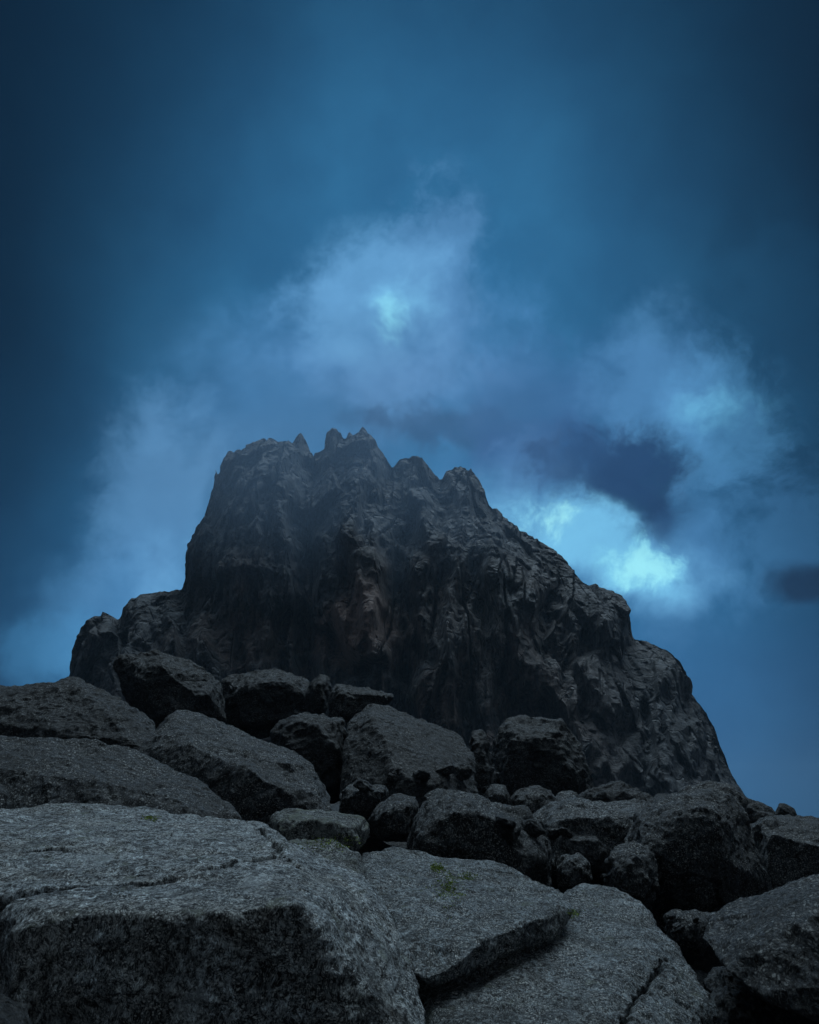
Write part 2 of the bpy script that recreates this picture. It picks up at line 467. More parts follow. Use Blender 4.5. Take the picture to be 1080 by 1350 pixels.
def simple_material(name, c1, c2, scale, rough=0.8, bump=0.02):
    m = bpy.data.materials.new(name); m.use_nodes = True
    g = NG(m.node_tree); g.N.clear()
    P = g.n('ShaderNodeNewGeometry').outputs['Position']
    n = g.noise(P, scale, 6, 0.65)
    b = g.n('ShaderNodeBsdfPrincipled')
    g.L.new(g.mix(g.rng(n, 0.3, 0.7), c1 + (1,), c2 + (1,)), b.inputs['Base Color'])
    b.inputs['Roughness'].default_value = rough
    if bump:
        bp = g.n('ShaderNodeBump'); bp.inputs['Distance'].default_value = bump
        g.L.new(n, bp.inputs['Height']); g.L.new(bp.outputs[0], b.inputs['Normal'])
    o = g.n('ShaderNodeOutputMaterial'); g.L.new(b.outputs[0], o.inputs['Surface'])
    return m

M = {
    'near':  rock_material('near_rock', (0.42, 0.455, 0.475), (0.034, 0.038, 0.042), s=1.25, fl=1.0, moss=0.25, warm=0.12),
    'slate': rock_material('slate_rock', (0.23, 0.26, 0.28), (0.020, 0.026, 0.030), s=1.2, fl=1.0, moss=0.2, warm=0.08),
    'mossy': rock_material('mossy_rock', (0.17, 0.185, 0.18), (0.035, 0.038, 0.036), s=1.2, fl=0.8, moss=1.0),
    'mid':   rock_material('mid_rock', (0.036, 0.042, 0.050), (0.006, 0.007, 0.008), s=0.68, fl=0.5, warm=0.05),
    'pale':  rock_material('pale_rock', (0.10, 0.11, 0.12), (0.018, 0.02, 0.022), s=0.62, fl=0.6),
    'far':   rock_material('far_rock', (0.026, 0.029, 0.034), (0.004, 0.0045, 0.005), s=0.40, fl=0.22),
    'scree': simple_material('scree', (0.008, 0.008, 0.009), (0.035, 0.035, 0.036), 3.0, 0.9, 0.1),
    'moss':  simple_material('moss', (0.10, 0.15, 0.02), (0.28, 0.36, 0.06), 40.0, 0.9, 0),
    'cliff': cliff_material(),
}

# ---------------------------------------------------------------- terrain
EL_PX = np.array([-600, 0, 250, 500, 700, 900, 1000, 1080, 1700], float)
EL_PY = np.array([1010, 1000, 1005, 1035, 1050, 1062, 1086, 1102, 1130], float)
def ground_z(x, y):
    x = np.asarray(x, float); y = np.asarray(y, float)
    r = np.hypot(x, y)
    yy = np.maximum(y, 0.5)
    px = 540 + np.clip(x / yy, -1.2, 1.2) * F * 1.0
    row = np.interp(px, EL_PX, EL_PY)
    elev = (HORIZON - row) / F
    z_up = CAM.z + elev * yy - 0.9 - 0.3 * np.clip(yy, 0, 12) / 12
    t = np.clip((yy - 4) / 12, 0, 1); t = t * t * (3 - 2 * t)
    z = t * z_up
    z = np.where(y < 0, -0.05 * np.clip(-y, 0, 60), z)
    d = np.clip(r - 230, 0, None)
    z = z - 0.28 * np.clip(d, 0, 400) - 0.03 * np.clip(d - 400, 0, 3000)
    return z
def build_ground():
    nr, na = 300, 420
    rr = 0.6 * (1600 / 0.6) ** (np.linspace(0, 1, nr))
    # more directions inside the view than behind it
    t = np.linspace(0, 1, na, endpoint=False)
    an = 2 * np.pi * t + 0.75 * np.sin(2 * np.pi * t) * -1
    A, Rr = np.meshgrid(an, rr)
    X = Rr * np.sin(A); Y = Rr * np.cos(A)
    Z = ground_z(X, Y)
    p = np.stack([X.ravel(), Y.ravel(), np.zeros(X.size)], 1)
    dist = np.clip(Rr.ravel() / 6, 0.15, 6)
    Z = Z.ravel() + facets(p * 3.1, 8) * 0.07 * np.minimum(dist, 1) + facets(p * 0.9, 3) * 0.16 * np.minimum(dist, 1) + facets(p * 0.28, 5) * 0.35 * np.minimum(dist, 2) + fbm(p * 0.03, 4, 9) * 1.2 * np.clip((Rr.ravel() - 30) / 60, 0, 3)
    V = np.stack([X.ravel(), Y.ravel(), Z], 1)
    V = np.vstack([V, [[0, 0, float(Z[:na].mean())]]])
    i = np.arange(nr - 1)[:, None] * na + np.arange(na)[None]
    j = np.arange(nr - 1)[:, None] * na + (np.arange(na)[None] + 1) % na
    q = np.stack([i, j, j + na, i + na], -1).reshape(-1, 4)
    fs = q.tolist() + [[len(V) - 1, (k + 1) % na, k] for k in range(na)]
    me = bpy.data.meshes.new('ground'); me.from_pydata(V.tolist(), [], fs); me.update()
    o = link('ground', me, M['far'])
    tag(o, kind='structure')
    return o
ground = build_ground()

# ---------------------------------------------------------------- mountain
SIL = [(70, 1010), (88, 950), (91, 900), (95, 858), (105, 826), (122, 812), (134, 812), (140, 809), (150, 813), (159, 820), (163, 802), (180, 788),
       (188, 784), (215, 783), (240, 779), (246, 762), (246, 735), (247, 718), (258, 703), (268, 683), (274, 662), (282, 640),
       (287, 626), (284, 617), (302, 602), (322, 595), (340, 587), (360, 582), (376, 579), (386, 586), (391, 577), (397, 569), (403, 579), (412, 603),
       (419, 601), (427, 594), (431, 574), (439, 566), (449, 569), (454, 581), (460, 568), (468, 576), (478, 563), (489, 577), (504, 596),
       (518, 616), (527, 604), (545, 599), (558, 605), (570, 620), (581, 635), (589, 622), (610, 618), (620, 622), (628, 626), (636, 640), (645, 664),
       (671, 688), (705, 712), (735, 728), (752, 746), (768, 766), (800, 783), (822, 798), (831, 811), (833, 830), (836, 842),
       (850, 844), (880, 856), (898, 868), (908, 885), (911, 912), (930, 935), (945, 960), (957, 998), (968, 1025),
       (985, 1050), (1004, 1068), (1040, 1110)]
RIDGES = [  # path, radius px, height m (negative = gully)
    ([(345, 600), (310, 690), (285, 790), (265, 880)], 42, 8),
    ([(398, 580), (375, 680), (350, 780), (340, 880)], 24, 5),
    ([(412, 600), (402, 690), (388, 780), (395, 900)], 22, -8),
    ([(441, 575), (440, 660), (430, 730)], 22, 6),
    ([(478, 575), (480, 680), (475, 770), (482, 850)], 30, 8),
    ([(519, 612), (512, 690), (530, 770), (524, 860), (530, 940)], 20, -9),
    ([(545, 602), (552, 670), (575, 720)], 20, 6),
    ([(600, 742), (603, 745), (598, 820), (585, 900), (580, 950)], 34, 11),
    ([(582, 632), (585, 690)], 15, -6),
    ([(612, 622), (640, 710), (665, 770)], 26, 8),
    ([(625, 750), (645, 830), (668, 900), (690, 960)], 12, -6),
    ([(665, 770), (700, 850), (760, 940), (800, 1040)], 34, 8),
    ([(720, 800), (745, 880), (790, 960)], 16, -5),
    ([(790, 800), (800, 880), (840, 960), (890, 1040)], 36, 8),
    ([(833, 845), (838, 900), (815, 970)], 16, -7),
    ([(163, 815), (168, 860), (175, 910)], 9, -7),
    ([(249, 770), (240, 840), (225, 900)], 14, -6),
    ([(425, 845), (450, 858), (475, 878)], 14, -9),
    ([(430, 800), (470, 815), (500, 800)], 30, 5),
]
def seg_dist(U, Vv, pts):
    d = np.full(U.shape, 1e9)
    for (x0, y0), (x1, y1) in zip(pts[:-1], pts[1:]):
        dx, dy = x1 - x0, y1 - y0
        t = np.clip(((U - x0) * dx + (Vv - y0) * dy) / (dx * dx + dy * dy + 1e-9), 0, 1)
        d = np.minimum(d, np.hypot(U - x0 - t * dx, Vv - y0 - t * dy))
    return d
def build_mountain():
    us = np.arange(71, 1039, 2.0)
    sx = np.array([p[0] for p in SIL], float); sy = np.array([p[1] for p in SIL], float)
    o = np.argsort(sx, kind='stable')
    top = np.interp(us, sx[o], sy[o])
    nt = 260
    t = np.linspace(0, 1, nt) ** 1.15
    BOT = 1125.0
    Vv = top[None] + t[:, None] * (BOT - top[None])
    U = np.repeat(us[None], nt, 0)
    d = seg_dist(U, Vv, SIL)
    flat = np.stack([U.ravel() / 60, Vv.ravel() / 90, np.zeros(U.size)], 1)
    wu = fbm(flat, 4, 11).reshape(U.shape) * 22
    wv = fbm(flat + 9.1, 4, 12).reshape(U.shape) * 22
    Uw, Vw = U + wu, Vv + wv
    T = 40 * (1 - np.exp(-d / 60)) + (Vv - 570) / 500 * 26
    amp = 1 - np.exp(-d / 14)
    for pts, r, h in RIDGES:
        q = seg_dist(Uw, Vw, pts)
        T = T + h * np.exp(-(q / r) ** 2) * amp
    T += amp * (fbm(np.stack([U.ravel() / 38, Vv.ravel() / 120, np.zeros(U.size)], 1), 5, 33, 0.55, True).reshape(U.shape) * 5.0)
    Yc = 218 + 10 * fbm(np.stack([us / 90, us * 0, us * 0], 1), 3, 4)
    Yf = Yc[None] - T
    Yb = Yc[None] + 34 * (1 - np.exp(-d / 55)) + 2 + (Vv - 570) / 500 * 34
    def unp(U, Vv, Y):
        a = (U - 540) / F; b = (675 - Vv) / F
        dy = cp - b * sp; dz = sp + b * cp
        return np.stack([a * Y / dy, Y, CAM.z + dz * Y / dy], -1)
    PF = unp(U, Vv, Yf).reshape(-1, 3)
    zz = PF.copy()
    # the far side keeps each point's own height, only deeper
    PB = unp(U, Vv, np.repeat(Yc[None], nt, 0)); PB[..., 1] = Yb; PB = PB.reshape(-1, 3)
    V = np.vstack([PF, PB])
    n = len(PF); nu = len(us)
    r = np.arange(nt - 1)[:, None] * nu + np.arange(nu - 1)[None]
    q = np.stack([r, r + nu, r + nu + 1, r + 1], -1).reshape(-1, 4)
    fs = q.tolist() + (q[:, ::-1] + n).tolist()
    for k in range(nu - 1):
        fs.append([k, k + 1, n + k + 1, n + k])
        b = (nt - 1) * nu + k
        fs.append([b + 1, b, n + b, n + b + 1])
    for k in range(nt - 1):
        a = k * nu
        fs.append([a + nu, a, n + a, n + a + nu])
        a = k * nu + nu - 1
        fs.append([a, a + nu, n + a + nu, n + a])
    me = bpy.data.meshes.new('m'); me.from_pydata(V.tolist(), [], fs); me.update()
    bm = bmesh.new(); bm.from_mesh(me); bpy.data.meshes.remove(me)
    me = remesh(bm, 0.38)
    co, no = mesh_arrays(me)
    co = smooth_verts(me, co, 2)
    w = np.stack([perlin(co / 18, 50), perlin(co / 18, 51), perlin(co / 18, 52)], 1)
    p = (co + 0.5 * w) * np.array([1, 0.08, 1], np.float32)
    tilt = np.array([[1, 0, 0.18], [0, 1, 0], [-0.22, 0, 1]], np.float32)
    q = p @ tilt
    disp = facets(q / np.array([13, 20, 24], np.float32), 21, 1, 0.05) * 3.8
    disp += facets(p / np.array([5.0, 9, 10.0], np.float32), 22, 1, 0.06) * 2.3
    disp += facets(q / np.array([2.4, 5, 3.4], np.float32), 23, 1, 0.10) * 0.95
    disp += facets(p / np.array([1.5, 3, 1.2], np.float32), 25, 1, 0.14) * 0.42
    disp += fbm(q * np.array([0.45, 0.3, 1], np.float32) / 3.2, 4, 29, 0.6, True) * 0.18
    # vertical joints
    disp -= 3.2 * np.exp(-(perlin(p * np.array([1, 1, 0.10], np.float32) / 8.0, 77) / 0.035) ** 2) * np.clip(0.5 + 2 * perlin(p / 30, 78), 0, 1)
    disp -= 1.3 * np.exp(-(perlin(q * np.array([1, 1, 0.12], np.float32) / 3.4, 79) / 0.05) ** 2) * np.clip(0.4 + 2 * perlin(p / 14, 80), 0, 1)
    disp -= 0.9 * np.exp(-(perlin(q * np.array([0.22, 1, 1], np.float32) / 4.5, 81) / 0.05) ** 2) * np.clip(0.2 + 2 * perlin(p / 16, 82), 0, 1)
    k = np.clip(no[:, 1] * 2.5, -1, 1)
    co2 = co.copy()
    co2[:, 1] += k * disp
    co2 += no * (facets(p / np.array([3.5, 6, 4.0], np.float32), 26, 1, 0.15) * 0.12)[:, None]
    set_co(me, co2)
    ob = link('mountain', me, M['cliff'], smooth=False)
    recentre(ob)
    tag(ob, 'jagged dark rock tower rising over the boulder field under blue cloud', 'mountain', kind='structure')
    return ob
mountain = build_mountain()

# ---------------------------------------------------------------- boulders
ALL = []          # every boulder built, for resting small stones on
def hull_into(bm, pts):
    vs = [bm.verts.new(p) for p in pts]
    r = bmesh.ops.convex_hull(bm, input=vs)
    junk = [v for v in set(r['geom_interior'] + r['geom_unused']) if isinstance(v, bmesh.types.BMVert) and v.is_valid]
    if junk: bmesh.ops.delete(bm, geom=junk, context='VERTS')
def ring(pts, Y, thick, bulge=None, fs=0.55, shift=(0, 0), bs=0.78):
    """outline points (px, py[, Y]) -> solid: outline, a nearer smaller ring, a farther smaller ring"""
    P = [(p[0], p[1], p[2] if len(p) > 2 else Y) for p in pts]
    cx = sum(p[0] for p in P) / len(P); cy = sum(p[1] for p in P) / len(P)
    out = [at(*p) for p in P]
    out += [at(cx + (p[0] - cx) * bs, cy + (p[1] - cy) * bs, p[2] + thick) for p in P]
    if bulge:
        out += [at(cx + (p[0] - cx) * fs + shift[0], cy + (p[1] - cy) * fs + shift[1], p[2] - bulge) for p in P]
    return out
def boulder(label, hulls, mat='mid', px=2.0, seed=1, rough=1.0, soft=3, name='boulder', cat='boulder', group=None, cell=0.33, strata=0.0, cracks=(), big=1.0, chisel=9):
    """hulls: list of point lists (world); px: voxel size in photo pixels at the boulder's nearest point"""
    Y = min(p.y for h in hulls for p in h)
    vox = max(px * Y / F, 0.004)
    bm = bmesh.new()
    for h in hulls:
        b2 = bmesh.new(); hull_into(b2, h)
        t = bpy.data.meshes.new('t'); b2.to_mesh(t); b2.free()
        bm.from_mesh(t); bpy.data.meshes.remove(t)
    me = remesh(bm, vox)
    co, no = mesh_arrays(me)
    ext = co.max(0) - co.min(0)
    S = float(np.sort(ext)[1])              # characteristic size
    co = smooth_verts(me, co, soft * 4)
    if chisel:                              # split faces: flat breaks across the corners
        rr_ = np.random.RandomState(seed)
        for _ in range(chisel):
            nrm = rr_.normal(size=3); nrm[2] = nrm[2] * 0.8 + 0.25; nrm[1] = nrm[1] - 0.3; nrm /= np.linalg.norm(nrm)
            hgt = co @ nrm.astype(np.float32)
            lim = np.quantile(hgt, 0.988) - 0.004 * S
            co = co - np.clip(hgt - lim, 0, None)[:, None] * nrm.astype(np.float32) * 0.92
    set_co(me, co.astype(np.float32)); co, no = mesh_arrays(me)
    p = co + (0.10 * S) * np.stack([perlin(co / (0.35 * S), seed + 50), perlin(co / (0.35 * S), seed + 51), perlin(co / (0.35 * S), seed + 52)], 1)
    q = p / S
    disp = facets(q / cell, seed, 1, 0.20) * 0.042 * S * big
    disp += facets(q / (cell * 0.42), seed + 1, 1, 0.22) * 0.013 * S * (0.4 + 0.6 * big)
    disp += facets(q / (cell * 0.16), seed + 2) * 0.0060 * S
    disp += fbm(q * 3.0, 4, seed + 3, 0.5) * 0.030 * S * big
    disp += fbm(co / (14 * vox), 3, seed + 4, 0.55, True) * 0.55 * vox * 2.0
    disp += fbm(co / (6 * vox), 3, seed + 9, 0.6) * 1.3 * vox
    if strata:
        disp += fbm(p * np.array([0.25, 0.25, 1.3], np.float32) / (0.10 * S), 4, seed + 7, 0.55, True) * 0.012 * S * strata
    disp *= rough
    for line, wpx, dep in cracks:           # a crack cut along a line of pixels at known distances
        bv = BVHTree.FromPolygons([tuple(c) for c in co.tolist()], [tuple(q_.vertices) for q_ in me.polygons])
        L = []
        for (x0, y0), (x1, y1) in zip([c[:2] for c in line[:-1]], [c[:2] for c in line[1:]]):
            for k_ in range(6):
                hit = bv.ray_cast(CAM, unit(x0 + (x1 - x0) * k_ / 6, y0 + (y1 - y0) * k_ / 6))
                if hit[0] is not None: L.append(hit[0])
        d = np.full(len(co), 9e9)
        jit = np.stack([perlin(co / (10 * vox), seed + 60), perlin(co / (10 * vox), seed + 61), perlin(co / (10 * vox), seed + 62)], 1) * 5 * vox
        cj = co + jit
        for a, b in zip(L[:-1], L[1:]):
            a = np.array(a); b = np.array(b); ab = b - a + 1e-6
            t = np.clip(((cj - a) @ ab) / (ab @ ab), 0, 1)
            rel = cj - a - t[:, None] * ab
            d = np.minimum(d, np.linalg.norm(rel, axis=1))
        w = wpx * Y / F
        disp = disp - dep * np.exp(-(d / w) ** 6)
    set_co(me, co + no * disp[:, None].astype(np.float32))
    co, _ = mesh_arrays(me); set_co(me, smooth_verts(me, co, 1, 0.4))
    o = link(name, me, M[mat], smooth=(mat != 'far'))
    recentre(o)
    tag(o, label, cat, group)
    ALL.append(o)
    return o

# -- the great slab in the left foreground
slab_main = [at(-130, 1074, 6.0), at(0, 1064, 6.2), at(90, 1060, 6.4), at(150, 1066, 6.3), at(250, 1073, 6.0), at(345, 1086, 5.6), at(400, 1120, 5.0), at(480, 1152, 4.6),
             at(12, 1192, 3.5), at(60, 1201, 3.3), at(160, 1207, 3.2), at(230, 1211, 3.15), at(300, 1204, 3.15), at(392, 1193, 3.18), at(440, 1180, 3.6),
             at(505, 1190, 4.2), at(535, 1245, 4.0), at(556, 1300, 3.8), at(572, 1400, 3.5), at(570, 1520, 3.5),
             at(425, 1262, 3.28), at(485, 1380, 3.30), at(490, 1600, 3.35),
             at(18, 1230, 3.3), at(16, 1420, 3.35), at(20, 1600, 3.4), at(230, 1400, 3.13), at(230, 1600, 3.18),
             at(20, 1300, 6.6), at(400, 1300, 6.2)]
slab_back = [at(-150, 1082, 5.2), at(-20, 1068, 6.0), at(120, 1071, 5.9), at(-130, 1175, 3.9), at(0, 1170, 3.95), at(140, 1125, 4.8), at(-140, 1400, 4.2), at(0, 1350, 4.2), at(120, 1350, 5.8), at(-10, 1186, 3.85)]
boulder('huge flat-topped slab filling the lower left corner, its lit top split by a crack', [slab_main, slab_back],
        'near', 1.9, 3, 0.55, 1, cell=0.30, strata=0.8, big=0.2, chisel=0,
        cracks=[([(-10, 1206, 3.5), (20, 1182, 3.75), (70, 1176, 3.85), (130, 1168, 4.0), (210, 1163, 4.1), (300, 1142, 4.5), (340, 1135, 4.6), (385, 1132, 4.7)], 9, 0.14),
                ([(-40, 1128, 4.9), (60, 1124, 5.0), (95, 1130, 4.85)], 7, 0.08),
                ([(345, 1092, 5.6), (372, 1130, 4.8), (400, 1150, 4.5)], 8, 0.10)])
# low rock in the dark corner beneath it
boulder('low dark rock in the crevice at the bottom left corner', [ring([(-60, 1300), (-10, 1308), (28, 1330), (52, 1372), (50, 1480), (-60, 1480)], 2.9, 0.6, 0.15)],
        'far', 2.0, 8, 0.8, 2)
# -- moss-topped block at the slab's right shoulder
boulder('rounded block with green-grey lichen wedged at the right shoulder of the huge slab',
        [ring([(362, 1118, 5.2), (395, 1104, 5.5), (440, 1107, 5.4), (468, 1122, 5.2), (484, 1150, 5.0), (492, 1185, 4.9), (470, 1230, 4.7), (390, 1230, 4.7), (358, 1150, 4.9)], 5.0, 0.5, 0.35, 0.65, (0, 14))],
        'mossy', 2.0, 12, 0.8, 2)
boulder('small loaf of rock with pale lichen just behind the slab, its flat top lit green-grey',
        [ring([(358, 1078), (372, 1070), (420, 1068), (480, 1078), (487, 1092), (484, 1110), (470, 1124), (380, 1116), (356, 1098)], 6.6, 0.8, 0.35, 0.75, (0, 7))],
        'mossy', 1.8, 15, 0.7, 2, strata=0.6)
# -- centre front boulder with a ledge overhanging a dark hollow
centre_a = [at(440, 1136, 6.5), at(452, 1180, 5.5), at(490, 1235, 4.95), at(520, 1270, 4.75), at(476, 1127, 6.7), at(515, 1122, 7.0), at(590, 1130, 7.0), at(640, 1134, 6.9), at(700, 1154, 6.5), at(752, 1180, 6.0), at(758, 1196, 5.7),
            at(490, 1160, 5.6), at(520, 1210, 5.0), at(540, 1244, 4.72), at(603, 1250, 4.72), at(658, 1232, 4.95), at(712, 1210, 5.25), at(749, 1188, 5.8), at(556, 1290, 4.66), at(572, 1304, 4.68), at(612, 1284, 4.78), at(662, 1262, 5.0), at(735, 1234, 5.4),
            at(600, 1290, 5.6), at(720, 1262, 6.1), at(560, 1300, 5.2), at(520, 1330, 5.4), at(640, 1280, 6.6)]
centre_b = [at(560, 1310, 4.9), at(600, 1312, 5.0), at(660, 1298, 5.35), at(745, 1264, 5.9), at(745, 1178, 6.5), at(770, 1163, 6.8), at(810, 1170, 6.7), at(850, 1195, 6.3), at(885, 1235, 5.9),
            at(915, 1275, 5.6), at(950, 1330, 5.3), at(975, 1420, 5.1), at(700, 1330, 4.6), at(820, 1300, 4.9), at(600, 1350, 4.4), at(760, 1420, 4.1), at(560, 1420, 4.3), at(880, 1400, 4.5), at(560, 1600, 4.3), at(940, 1600, 4.6),
            at(700, 1300, 7.4), at(860, 1300, 7.2)]
centre_c = [at(482, 1190, 5.4), at(560, 1180, 6.4), at(560, 1420, 4.8), at(570, 1500, 4.6), at(500, 1300, 5.2), at(500, 1500, 5.2), at(640, 1400, 6.0)]
boulder('broad humped boulder in the centre foreground with a ledge overhanging a black hollow', [centre_a, centre_b, centre_c],
        'slate', 1.8, 21, 0.60, 9, cell=0.26, strata=0.6, big=0.6,
        cracks=[([(820, 1350, 4.5), (845, 1310, 4.75), (868, 1280, 5.1), (885, 1262, 5.4)], 4, 0.05)])
# -- right front boulder
boulder('rounded boulder cut off by the lower right edge of the photo',
        [[at(926, 1236, 5.0), at(940, 1212, 5.2), at(975, 1190, 5.3), at(1030, 1170, 5.3), at(1085, 1148, 5.3), at(1180, 1130, 5.2), at(960, 1282, 4.6), at(1010, 1320, 4.4), at(1060, 1345, 4.2), at(1100, 1362, 4.1),
          at(1000, 1240, 4.55), at(1080, 1210, 4.4), at(1200, 1200, 4.3), at(1200, 1380, 4.0), at(960, 1240, 6.4), at(1150, 1180, 6.8), at(1150, 1330, 6.6)]],
        'mid', 1.9, 27, 0.60, 2, cell=0.26, strata=0.8, big=0.6)
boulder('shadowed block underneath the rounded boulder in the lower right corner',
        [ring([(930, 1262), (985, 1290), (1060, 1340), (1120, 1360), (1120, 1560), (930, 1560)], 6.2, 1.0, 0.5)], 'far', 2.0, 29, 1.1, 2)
# -- right middle group
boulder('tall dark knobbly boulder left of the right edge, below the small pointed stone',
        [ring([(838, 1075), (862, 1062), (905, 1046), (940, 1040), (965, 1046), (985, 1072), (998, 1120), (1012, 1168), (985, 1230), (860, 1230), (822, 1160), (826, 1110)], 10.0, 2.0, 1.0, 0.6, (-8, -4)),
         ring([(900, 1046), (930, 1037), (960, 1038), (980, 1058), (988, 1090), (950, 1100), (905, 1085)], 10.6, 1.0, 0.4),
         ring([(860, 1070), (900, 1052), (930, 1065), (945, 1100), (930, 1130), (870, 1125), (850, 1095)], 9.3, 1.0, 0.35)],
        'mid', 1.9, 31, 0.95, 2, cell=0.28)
boulder('low knob of rock tucked against the left foot of the tall dark boulder',
        [ring([(798, 1135), (815, 1118), (840, 1112), (862, 1125), (868, 1165), (850, 1205), (800, 1190)], 8.6, 0.8, 0.4)], 'mid', 1.9, 35, 1.2, 2, cell=0.25)
boulder('sloping flat-faced boulder at the right edge of the photo under the skyline',
        [ring([(985, 1082), (1000, 1074), (1040, 1080), (1090, 1092), (1160, 1100), (1160, 1230), (1000, 1215), (990, 1140)], 13.0, 2.5, 0.9, 0.75, (6, 8))], 'mid', 1.9, 37, 0.8, 2)
boulder('small pointed stone standing alone against the sky near the right edge',
        [ring([(1020, 1078), (1024, 1066), (1027, 1058), (1034, 1059), (1046, 1064), (1052, 1076), (1050, 1092), (1020, 1092)], 20.0, 0.5, 0.18, 0.6)], 'far', 0.9, 39, 0.6, 1, name='pointed_stone', cat='stone')
boulder('long low rock making the skyline between the mountain foot and the pointed stone',
        [ring([(955, 1050), (975, 1050), (992, 1057), (1012, 1068), (1026, 1074), (1040, 1086), (1040, 1120), (950, 1120)], 20.8, 2.0, 0.6)], 'far', 1.6, 41, 0.8, 1)
boulder('low rock on the skyline at the far right edge, right of the pointed stone',
        [ring([(1040, 1090), (1050, 1079), (1070, 1077), (1110, 1086), (1150, 1096), (1150, 1130), (1040, 1130)], 19.0, 2.0, 0.6)], 'far', 1.6, 43, 0.7, 1)
boulder('pale-topped wide boulder between the central knobbly boulder and the tall dark one',
        [ring([(702, 1078), (715, 1066), (742, 1057), (800, 1059), (845, 1058), (872, 1068), (878, 1110), (850, 1160), (740, 1150), (706, 1110)], 11.5, 2.0, 0.8, 0.7, (0, 8)),
         ring([(712, 1108), (740, 1098), (790, 1102), (806, 1120), (795, 1150), (720, 1150)], 10.7, 0.8, 0.3, 0.7, (0, 5))],
        'pale', 1.9, 45, 0.8, 2, cell=0.30)
boulder('small round stone in the dark gap right of the central knobbly boulder',
        [ring([(733, 1140), (742, 1128), (762, 1125), (778, 1136), (782, 1158), (770, 1180), (738, 1175)], 9.0, 0.5, 0.25)], 'pale', 1.5, 47, 0.9, 2)
boulder('flat stone at the foot of the tall dark boulder, beside the rounded corner boulder',
        [ring([(880, 1205), (905, 1200), (940, 1208), (945, 1225), (925, 1260), (880, 1250)], 7.6, 0.7, 0.3)], 'mid', 1.9, 49, 1.0, 2)
boulder('knobbly rounded boulder standing right behind the middle of the centre foreground boulder',
        [ring([(535, 1105), (548, 1070), (562, 1046), (590, 1042), (640, 1052), (690, 1072), (716, 1100), (738, 1140), (720, 1180), (560, 1170), (540, 1130)], 9.2, 1.6, 0.9, 0.62, (-6, 2)),
         ring([(555, 1048), (560, 1034), (575, 1034), (586, 1046), (580, 1066), (560, 1066)], 9.3, 0.3, 0.1)],
        'mid', 1.8, 51, 0.9, 2, cell=0.26)
boulder('blocky boulder left of the knobbly central boulder, with a black gap beneath',
        [ring([(486, 1082), (495, 1064), (520, 1048), (548, 1050), (552, 1078), (540, 1108), (500, 1108)], 9.8, 1.0, 0.35, 0.65, (0, 3))], 'mid', 1.8, 53, 0.9, 2)
boulder('low stone between the loaf-shaped lichen rock and the pyramid boulder',
        [ring([(446, 1048), (462, 1036), (492, 1036), (515, 1037), (508, 1056), (490, 1078), (452, 1090)], 11.0, 1.0, 0.35)], 'mid', 1.8, 55, 1.0, 2)
# -- row of small boulders along the foot of the cliff
for lab, pts, Y, sd, mt in [
    ('small round stone in the row under the cliff, nearest the central knobbly boulder', [(640, 1046), (650, 1035), (664, 1036), (672, 1050), (668, 1075), (640, 1075)], 14.0, 61, 'mid'),
    ('low domed rock in the row under the cliff, left of the pale-topped boulder', [(670, 1056), (682, 1042), (705, 1037), (728, 1043), (738, 1058), (730, 1085), (675, 1085)], 14.5, 62, 'mid'),
    ('tiny pale stone in the row under the cliff above the pale-topped boulder', [(728, 1056), (738, 1044), (754, 1043), (764, 1052), (760, 1075), (732, 1075)], 15.5, 63, 'pale'),
    ('long layered rock lying under the cliff above the wide pale-topped boulder', [(762, 1054), (780, 1040), (812, 1034), (842, 1042), (866, 1056), (870, 1085), (765, 1085)], 15.0, 64, 'far'),
    ('dark hump under the cliff directly left of the tall dark boulder', [(850, 1062), (868, 1050), (895, 1047), (905, 1060), (900, 1090), (850, 1090)], 14.0, 65, 'far'),
]:
    boulder(lab, [ring(pts, Y, 1.2, 0.4, 0.6, (0, 2))], mt, 1.7, sd, 1.1, 2, cell=0.28, strata=0.4)
# -- middle left group
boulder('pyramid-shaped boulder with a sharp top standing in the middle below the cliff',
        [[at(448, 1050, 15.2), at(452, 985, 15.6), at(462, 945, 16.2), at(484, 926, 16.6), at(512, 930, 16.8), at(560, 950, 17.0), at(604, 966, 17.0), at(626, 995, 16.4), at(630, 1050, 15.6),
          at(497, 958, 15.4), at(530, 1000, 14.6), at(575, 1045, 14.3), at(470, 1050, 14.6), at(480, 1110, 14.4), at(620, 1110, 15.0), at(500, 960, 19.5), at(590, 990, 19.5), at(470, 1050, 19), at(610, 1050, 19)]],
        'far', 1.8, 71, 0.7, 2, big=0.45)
boulder('squarish boulder leaning on the left side of the pyramid-shaped boulder',
        [ring([(356, 964), (368, 950), (392, 941), (430, 946), (452, 948), (462, 990), (460, 1060), (400, 1060), (362, 1000)], 16.5, 2.0, 0.8, 0.6)], 'far', 1.8, 73, 0.9, 2)
boulder('big wedge boulder sloping down to the right, above the long whale-backed boulder',
        [[at(180, 992, 10.8), at(200, 960, 11.4), at(226, 938, 11.8), at(262, 942, 11.8), at(300, 958, 11.7), at(380, 988, 11.2), at(408, 1006, 10.8), at(430, 1036, 10.4), at(447, 1060, 10.2), at(444, 1100, 10.0),
          at(300, 1000, 10.0), at(350, 1020, 9.6), at(250, 985, 10.3), at(330, 1110, 9.6), at(200, 1100, 10.2), at(230, 980, 13.6), at(400, 1030, 13.4), at(400, 1100, 13), at(200, 1100, 13)]],
        'mid', 1.8, 75, 0.75, 2, cell=0.28, big=0.45)
